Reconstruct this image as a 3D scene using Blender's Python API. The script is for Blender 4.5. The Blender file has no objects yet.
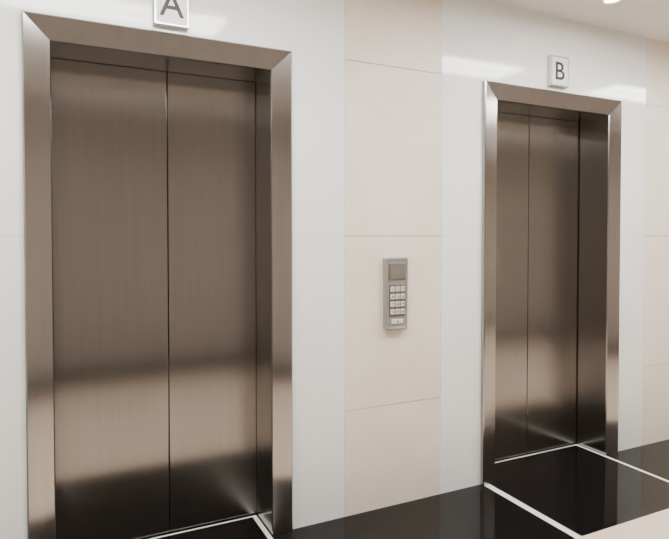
import bpy, bmesh, math
from mathutils import Vector, Matrix

# ---------------------------------------------------------------- materials
def new_mat(name):
    m = bpy.data.materials.new(name); m.use_nodes = True
    nt = m.node_tree
    return m, nt, nt.nodes['Principled BSDF']

def plain(name, col, rough=.5, metal=0, spec=.5, emis=None, es=0):
    m, nt, b = new_mat(name)
    b.inputs['Base Color'].default_value = (*col, 1)
    b.inputs['Roughness'].default_value = rough
    b.inputs['Metallic'].default_value = metal
    b.inputs['Specular IOR Level'].default_value = spec
    if emis:
        b.inputs['Emission Color'].default_value = (*emis, 1)
        b.inputs['Emission Strength'].default_value = es
    return m

def noisy(name, c1, c2, scale=(1,1,1), nscale=5, detail=6, rough=.4, rough2=None, metal=0, spec=.5, bump=0, aniso=0):
    m, nt, b = new_mat(name)
    N, L = nt.nodes, nt.links
    tc = N.new('ShaderNodeTexCoord'); mp = N.new('ShaderNodeMapping')
    mp.inputs['Scale'].default_value = scale
    L.new(tc.outputs['Object'], mp.inputs['Vector'])
    n = N.new('ShaderNodeTexNoise'); n.inputs['Scale'].default_value = nscale
    n.inputs['Detail'].default_value = detail
    L.new(mp.outputs[0], n.inputs['Vector'])
    r = N.new('ShaderNodeValToRGB')
    r.color_ramp.elements[0].position = .3; r.color_ramp.elements[1].position = .7
    r.color_ramp.elements[0].color = (*c1, 1); r.color_ramp.elements[1].color = (*c2, 1)
    L.new(n.outputs['Fac'], r.inputs[0]); L.new(r.outputs[0], b.inputs['Base Color'])
    b.inputs['Metallic'].default_value = metal
    b.inputs['Specular IOR Level'].default_value = spec
    b.inputs['Anisotropic'].default_value = aniso
    if aniso:   # vertical brushing: highlights spread sideways
        ge = N.new('ShaderNodeNewGeometry'); vm = N.new('ShaderNodeVectorMath')
        vm.operation = 'CROSS_PRODUCT'; vm.inputs[1].default_value = (0,.01,1)
        L.new(ge.outputs['Normal'], vm.inputs[0]); L.new(vm.outputs[0], b.inputs['Tangent'])
    if rough2 is None:
        b.inputs['Roughness'].default_value = rough
    else:
        mr = N.new('ShaderNodeMapRange')
        mr.inputs['To Min'].default_value = rough; mr.inputs['To Max'].default_value = rough2
        L.new(n.outputs['Fac'], mr.inputs['Value']); L.new(mr.outputs[0], b.inputs['Roughness'])
    if bump:
        bp = N.new('ShaderNodeBump'); bp.inputs['Strength'].default_value = bump
        bp.inputs['Distance'].default_value = .001
        L.new(n.outputs['Fac'], bp.inputs['Height']); L.new(bp.outputs[0], b.inputs['Normal'])
    return m

M_glass = plain('white_backpainted_glass', (.86,.885,.868), .09, spec=.4)
M_stone = noisy('cream_stone', (.80,.71,.605), (.86,.78,.685), nscale=3.5, detail=9, rough=.4, spec=.3)
M_grout = plain('grout', (.34,.21,.15), .8)
M_gapg = plain('glass_joint', (.5,.53,.52), .6)
M_back = plain('backing', (.05,.045,.04), .8)
M_door = noisy('brushed_steel_door', (.275,.262,.247), (.295,.282,.267), scale=(14,14,.5), nscale=4, detail=3, rough=.21, metal=1, aniso=.90)
M_frame = noisy('brushed_steel_frame', (.39,.375,.36), (.42,.405,.39), scale=(14,14,.5), nscale=4, detail=3, rough=.19, metal=1, aniso=.8)
M_dark = plain('shaft_dark', (.012,.011,.01), .7)
M_gran = noisy('black_granite', (.002,.002,.0022), (.005,.005,.0055), nscale=180, detail=2, rough=.06, spec=.22)
M_white = plain('white_marble_inlay', (.82,.81,.78), .25)
M_beige = noisy('beige_floor_stone', (.72,.59,.475), (.78,.655,.54), nscale=6, detail=8, rough=.3, spec=.4)
M_ceil = plain('ceiling_paint', (.84,.82,.79), .9, spec=.1)
M_taupe = noisy('taupe_stone', (.37,.325,.285), (.43,.385,.34), nscale=3, detail=8, rough=.4)
M_plate = plain('satin_metal', (.62,.61,.59), .3, 1)
M_face = plain('sign_face', (.80,.80,.78), .3)
M_ink = plain('black_ink', (.01,.01,.01), .5)
M_kbody = plain('keypad_body', (.34,.325,.31), .38, .5)
M_kpanel = plain('keypad_panel', (.15,.14,.13), .45, .4)
M_key = plain('keypad_key', (.74,.73,.71), .3, .2)
M_lcd = plain('lcd', (.16,.145,.115), .25)
M_lcdr = plain('lcd_rim', (.11,.10,.09), .4)
M_lamp = plain('lamp_tube', (1,1,1), .5, emis=(1,.985,.965), es=58)
M_spot = plain('lamp_spot', (1,1,1), .5, emis=(1,.72,.45), es=20)
M_lwhite = plain('lamp_housing', (.85,.84,.82), .35)

# ---------------------------------------------------------------- builder
class B:
    def __init__(s): s.bm = bmesh.new(); s.mats = []
    def mi(s, m):
        if m not in s.mats: s.mats.append(m)
        return s.mats.index(m)
    def box(s, x0,x1,y0,y1,z0,z1, m):
        i = s.mi(m)
        v = [s.bm.verts.new(p) for p in [(x0,y0,z0),(x1,y0,z0),(x1,y1,z0),(x0,y1,z0),(x0,y0,z1),(x1,y0,z1),(x1,y1,z1),(x0,y1,z1)]]
        for f in [(0,3,2,1),(4,5,6,7),(0,1,5,4),(1,2,6,5),(2,3,7,6),(3,0,4,7)]:
            s.bm.faces.new([v[k] for k in f]).material_index = i
    def loft(s, rings, m, caps=True):
        i = s.mi(m)
        R = [[s.bm.verts.new(p) for p in r] for r in rings]
        n = len(R[0])
        for a, b in zip(R, R[1:]):
            for k in range(n):
                s.bm.faces.new([a[k], a[(k+1)%n], b[(k+1)%n], b[k]]).material_index = i
        if caps:
            s.bm.faces.new(R[0]).material_index = i
            s.bm.faces.new(R[-1]).material_index = i
    def prism(s, poly, y0, y1, m):
        s.loft([[(x,y0,z) for x,z in poly], [(x,y1,z) for x,z in poly]], m)
    def open_strip(s, paths, m):
        i = s.mi(m)
        R = [[s.bm.verts.new(p) for p in r] for r in paths]
        for a, b in zip(R, R[1:]):
            for k in range(len(a)-1):
                s.bm.faces.new([a[k], a[k+1], b[k+1], b[k]]).material_index = i
    def cyl(s, cx,cy,z0,z1,r0,r1,m,n=40,caps=True):
        s.loft([[(cx+r*math.cos(t*2*math.pi/n), cy+r*math.sin(t*2*math.pi/n), z) for t in range(n)] for r,z in ((r0,z0),(r1,z1))], m, caps)
    def done(s, name, parent=None, bevel=0, seg=2, smooth=False):
        bmesh.ops.recalc_face_normals(s.bm, faces=s.bm.faces)
        me = bpy.data.meshes.new(name); s.bm.to_mesh(me); s.bm.free()
        for m in s.mats: me.materials.append(m)
        o = bpy.data.objects.new(name, me); bpy.context.scene.collection.objects.link(o)
        if smooth:
            for p in me.polygons: p.use_smooth = True
        if bevel:
            md = o.modifiers.new('bevel','BEVEL'); md.width = bevel; md.segments = seg
            md.limit_method='ANGLE'; md.angle_limit=math.radians(40)
        if parent: o.parent = parent
        return o

def empty(name, loc=(0,0,0)):
    e = bpy.data.objects.new(name, None); e.location = loc
    e.empty_display_size = .1
    bpy.context.scene.collection.objects.link(e); return e

def text(body, size, loc, mat, name, parent, offset=0, extrude=.0008):
    cu = bpy.data.curves.new(name+'_c','FONT'); cu.body = body; cu.size = size
    cu.align_x='CENTER'; cu.align_y='CENTER'; cu.extrude = extrude; cu.offset = offset
    t = bpy.data.objects.new(name+'_c', cu); bpy.context.scene.collection.objects.link(t)
    bpy.context.view_layer.update()
    dg = bpy.context.evaluated_depsgraph_get()
    me = bpy.data.meshes.new_from_object(t.evaluated_get(dg))
    bpy.data.objects.remove(t, do_unlink=True)
    xs=[v.co.x for v in me.vertices]; ys=[v.co.y for v in me.vertices]
    c = Vector(((min(xs)+max(xs))/2,(min(ys)+max(ys))/2,0))
    me.transform(Matrix.Translation(-c))
    me.transform(Matrix.Rotation(math.radians(90),4,'X'))
    me.materials.clear(); me.materials.append(mat)
    o = bpy.data.objects.new(name, me); bpy.context.scene.collection.objects.link(o)
    o.location = loc; o.parent = parent
    return o

# ---------------------------------------------------------------- dimensions
EYE = 1.408; D = 2.55; TH = math.radians(26.0)
CEIL = 2.72; ROWS = [0, .532, 1.407, 2.277, CEIL]
XL, XR = -3.2, 9.0; YB = -3.35
FT = 2.272; FW = .10
LIFTS = [-.101, 2.163]
SEAM = [.028, .010]
W = 1.114; REC = .215
G = .0018; YE = -.655; BAND = .56

# ---------------------------------------------------------------- north wall
b = B()
cy0, cy1 = .02, .30
edges = [XL] + [e for l in LIFTS for e in (l+FW-.012, l+W-FW+.012)] + [XR]
b.box(edges[0],edges[1],cy0,cy1,0,CEIL,M_back)
b.box(edges[2],edges[3],cy0,cy1,0,CEIL,M_back)
b.box(edges[4],edges[5],cy0,cy1,0,CEIL,M_back)
for l in LIFTS:
    b.box(l+FW-.012,l+W-FW+.012,cy0,cy1,FT-FW+.012,CEIL,M_back)
    b.box(l+FW-.012,l+W-FW+.012,REC+.05,cy1,0,FT-FW+.012,M_dark)
def stone_col(x0,x1):
    b.box(x0,x1,.006,.02,0,CEIL,M_grout)
    for z0,z1 in zip(ROWS, ROWS[1:]):
        b.box(x0+.001,x1-.001,0,.0195,z0+(G if z0 else 0),z1-(G if z1<CEIL else 0),M_stone)
GM = [(-.38,1.300),(1.885,3.540)]
for l,(g0,g1) in zip(LIFTS,GM):
    i0, i1 = l+.012, l+W-.012
    zt = FT-.012; zr = ROWS[2]; g=.0008
    b.box(g0,i0,.004,.02,0,CEIL,M_gapg); b.box(i1,g1,.004,.02,0,CEIL,M_gapg)
    b.box(g0+g,i0,0,.0195,0,zr-g,M_glass)
    b.box(i1,g1-g,0,.0195,0,zr-g,M_glass)
    b.prism([(g0+g,zr+g),(i0,zr+g),(i0,zt),(i1,zt),(i1,zr+g),(g1-g,zr+g),(g1-g,CEIL),(g0+g,CEIL)],0,.0195,M_glass)
stone_col(GM[0][1],GM[1][0])
x = -.38
while x > XL+.05:
    stone_col(max(XL,x-.583), x); x -= .583
x = GM[1][1]
while x < XR-.05:
    stone_col(x, min(XR,x+.583)); x += .583
b.done('wall_north')

# ---------------------------------------------------------------- other walls
def tiled(name, axis, pos, a0, a1, mat, sgn):
    b = B(); t=.12
    def bx(u0,u1,d0,d1,z0,z1,m):
        lo,hi = sorted((pos+sgn*d0,pos+sgn*d1))
        if axis=='y': b.box(u0,u1,lo,hi,z0,z1,m)
        else: b.box(lo,hi,u0,u1,z0,z1,m)
    bx(a0,a1,.004,t,0,CEIL,M_grout)
    n = max(1,round((a1-a0)/.9)); w=(a1-a0)/n
    for k in range(n):
        for z0,z1 in zip(ROWS,ROWS[1:]):
            bx(a0+k*w+G,a0+(k+1)*w-G,0,.0039,z0+(G if z0 else 0),z1-(G if z1<CEIL else 0),mat)
    return b.done(name)
tiled('wall_south','y',YB,XL,XR,M_taupe,-1)
tiled('wall_west','x',XL,YB,0,M_taupe,-1)
tiled('wall_east','x',XR,YB,0,M_stone,1)
b = B(); b.box(XL+.001,XR-.001,YB+.0005,YB+.014,.001,.07,M_gran); b.done('baseboard_south')

# ---------------------------------------------------------------- floor with inlays
STR = []
for l in LIFTS:
    STR += [(l+.010,l+.050,YE,-.012), (l+W-FW-.028,l+W-FW-.006,YE,REC-.002), (l+FW+.002,l+W-FW-.006,REC-.014,REC-.002)]
def fmat(x,y):
    for a,c,d,e in STR:
        if a<x<c and d<y<e: return M_white
    if y < YB+BAND: return M_gran
    if y < YE: return M_beige
    return M_gran
xs = sorted({XL,XR,*[s[0] for s in STR],*[s[1] for s in STR]})
ys = sorted({YB,YB+BAND,.30,YE,*[s[2] for s in STR],*[s[3] for s in STR]})
b = B()
V = {}
def fv(x,y):
    if (x,y) not in V: V[(x,y)] = b.bm.verts.new((x,y,0))
    return V[(x,y)]
for x0,x1 in zip(xs,xs[1:]):
    for y0,y1 in zip(ys,ys[1:]):
        b.bm.faces.new([fv(x0,y0),fv(x1,y0),fv(x1,y1),fv(x0,y1)]).material_index = b.mi(fmat((x0+x1)/2,(y0+y1)/2))
b.box(XL,XR,YB,.30,-.12,-.002,M_gran)
b.done('floor')

# ---------------------------------------------------------------- ceiling
b = B(); b.box(XL,XR,YB,.30,CEIL,CEIL+.12,M_ceil); b.done('ceiling')

# ---------------------------------------------------------------- elevators
for l,so in zip(LIFTS,SEAM):
    e = empty('elevator',(l+W/2,0,0))
    ho, hi = W/2, W/2-FW
    def path(h,y,top): return [(-h,y,.001),(-h,y,top),(h,y,top),(h,y,.001)]
    f = B()
    f.open_strip([path(ho,.0,FT), path(ho,-.020,FT), path(ho-.006,-.026,FT-.006),
                  path(hi+.004,-.010,FT-FW+.004), path(hi,-.004,FT-FW),
                  path(hi,REC-.001,FT-FW)], M_frame)
    f.done('frame',e)
    for s,nm in ((-1,'door_leaf_left'),(1,'door_leaf_right')):
        d = B(); a,c = (-hi-.008,so-.0022) if s<0 else (so+.0022,hi+.008)
        d.box(a,c,REC+.006,REC+.034,.006,FT-FW+.006,M_door)
        d.done(nm,e,bevel=.002)

# ---------------------------------------------------------------- letter signs
for l,ch in zip(LIFTS,'AB'):
    e = empty('elevator_letter_sign',(l+W/2+.006,0,2.390))
    p = B()
    hw, hh = .074, .092
    def ring(w,h,y,r=.006):
        out=[]
        for cx,cz,a0 in ((w-r,h-r,0),(-w+r,h-r,90),(-w+r,-h+r,180),(w-r,-h+r,270)):
            for k in range(5):
                a=math.radians(a0+k*22.5); out.append((cx+r*math.cos(a),y,cz+r*math.sin(a)))
        return out
    p.loft([ring(hw,hh,-.0005),ring(hw,hh,-.026),ring(hw-.003,hh-.003,-.030),ring(hw-.010,hh-.010,-.030),ring(hw-.011,hh-.011,-.027)],M_plate)
    p.done('plate',e)
    p = B(); p.loft([ring(hw-.0115,hh-.0115,-.0272),ring(hw-.0115,hh-.0115,-.0286)],M_face); p.done('face',e)
    text(ch,.150,(0,-.0292,0),M_ink,'letter',e,offset=0.0012)

# ---------------------------------------------------------------- keypad
e = empty('access_keypad',(1.588,0,1.110))
p = B()
hw,hh=.069,.186
def kr(w,h,y,r=.008,tap=.004):
    out=[]
    for cx,cz,a0 in ((w-r,h-r,0),(-w+r,h-r,90),(-w+r+tap,-h+r,180),(w-r-tap,-h+r,270)):
        for k in range(5):
            a=math.radians(a0+k*22.5); out.append((cx+r*math.cos(a),y,cz+r*math.sin(a)))
    return out
p.loft([kr(hw,hh,-.0005),kr(hw,hh,-.024),kr(hw-.004,hh-.004,-.030),kr(hw-.012,hh-.012,-.030),kr(hw-.014,hh-.014,-.028)],M_kbody)
p.done('body',e)
p = B()
p.box(-.048,.048,-.0305,-.0275,-.118,.048,M_kpanel); p.done('key_panel',e,bevel=.001)
p = B()
p.box(-.050,.050,-.0320,-.0275,.072,.156,M_lcdr); p.done('display_bezel',e,bevel=.002)
p = B()
p.box(-.042,.042,-.0326,-.0318,.082,.146,M_lcd); p.done('display',e)
p = B(); digs='123456789*0#'
for r in range(4):
    for c in range(3):
        x=(c-1)*.0305; z=.026-r*.039
        p.loft([[(x+sx*w,y,z+sz*h) for sx,sz in ((1,1),(-1,1),(-1,-1),(1,-1))] for w,h,y in ((.0110,.0130,-.030),(.0110,.0130,-.035),(.0096,.0114,-.0366))],M_key)
p.done('keys',e)
for r in range(4):
    for c in range(3):
        text(digs[r*3+c],.021,((c-1)*.0305,-.0369,.026-r*.039),M_ink,'key_digit',e,extrude=.0003,offset=.0003)
p = B(); p.box(-.034,.034,-.034,-.0275,-.152,-.130,M_key); p.done('call_bar',e,bevel=.002)
p = B(); p.box(-.004,.004,-.0346,-.0336,-.145,-.137,M_ink); p.done('call_symbol',e)

# ---------------------------------------------------------------- ceiling lights
for cx in (-2.0,.35,2.70,4.95,7.2):
    e = empty('fluorescent_ceiling_light',(cx,-1.02,CEIL))
    h = B()
    L2,W2=.62,.19
    h.box(-L2,L2,-W2,-W2+.012,-.022,-.0005,M_lwhite); h.box(-L2,L2,W2-.012,W2,-.022,-.0005,M_lwhite)
    h.box(-L2,-L2+.012,-W2+.012,W2-.012,-.022,-.0005,M_lwhite); h.box(L2-.012,L2,-W2+.012,W2-.012,-.022,-.0005,M_lwhite)
    h.box(-L2+.012,L2-.012,-W2+.012,W2-.012,-.004,-.0005,M_lwhite)
    h.box(-L2+.012,L2-.012,-.006,.006,-.020,-.004,M_lwhite)
    h.done('housing',e)
    for yy in (-.095,.095):
        t = B(); t.box(-L2+.02,L2-.02,yy-.072,yy+.072,-.016,-.006,M_lamp); t.done('tube',e)
for cx in (.46,2.80,5.1):
    e = empty('ceiling_downlight',(cx,-.32,CEIL))
    h = B()
    n=40
    def circ(r,z): return [(r*math.cos(k*2*math.pi/n),r*math.sin(k*2*math.pi/n),z) for k in range(n)]
    h.loft([circ(.060,-.0005),circ(.058,-.008),circ(.045,-.009),circ(.040,-.003)],M_lwhite,caps=False)
    h.done('trim_ring',e,smooth=True)
    t = B(); t.cyl(0,0,-.004,-.001,.038,.040,M_spot); t.done('bulb',e)

# ---------------------------------------------------------------- world, camera
w = bpy.data.worlds.new('World'); bpy.context.scene.world = w; w.use_nodes = True
w.node_tree.nodes['Background'].inputs[0].default_value = (.9,.92,1,1)
w.node_tree.nodes['Background'].inputs[1].default_value = .2

cam = bpy.data.cameras.new('camera'); co = bpy.data.objects.new('camera', cam)
bpy.context.scene.collection.objects.link(co)
co.location = (0,-D,EYE)
P = math.radians(1.27)
co.rotation_euler = (math.radians(90)-P, 0, -TH)
cam.sensor_width = 36; cam.lens = 577/669*36
cam.shift_y = -20.8/669
cam.clip_start=.02
bpy.context.scene.camera = co
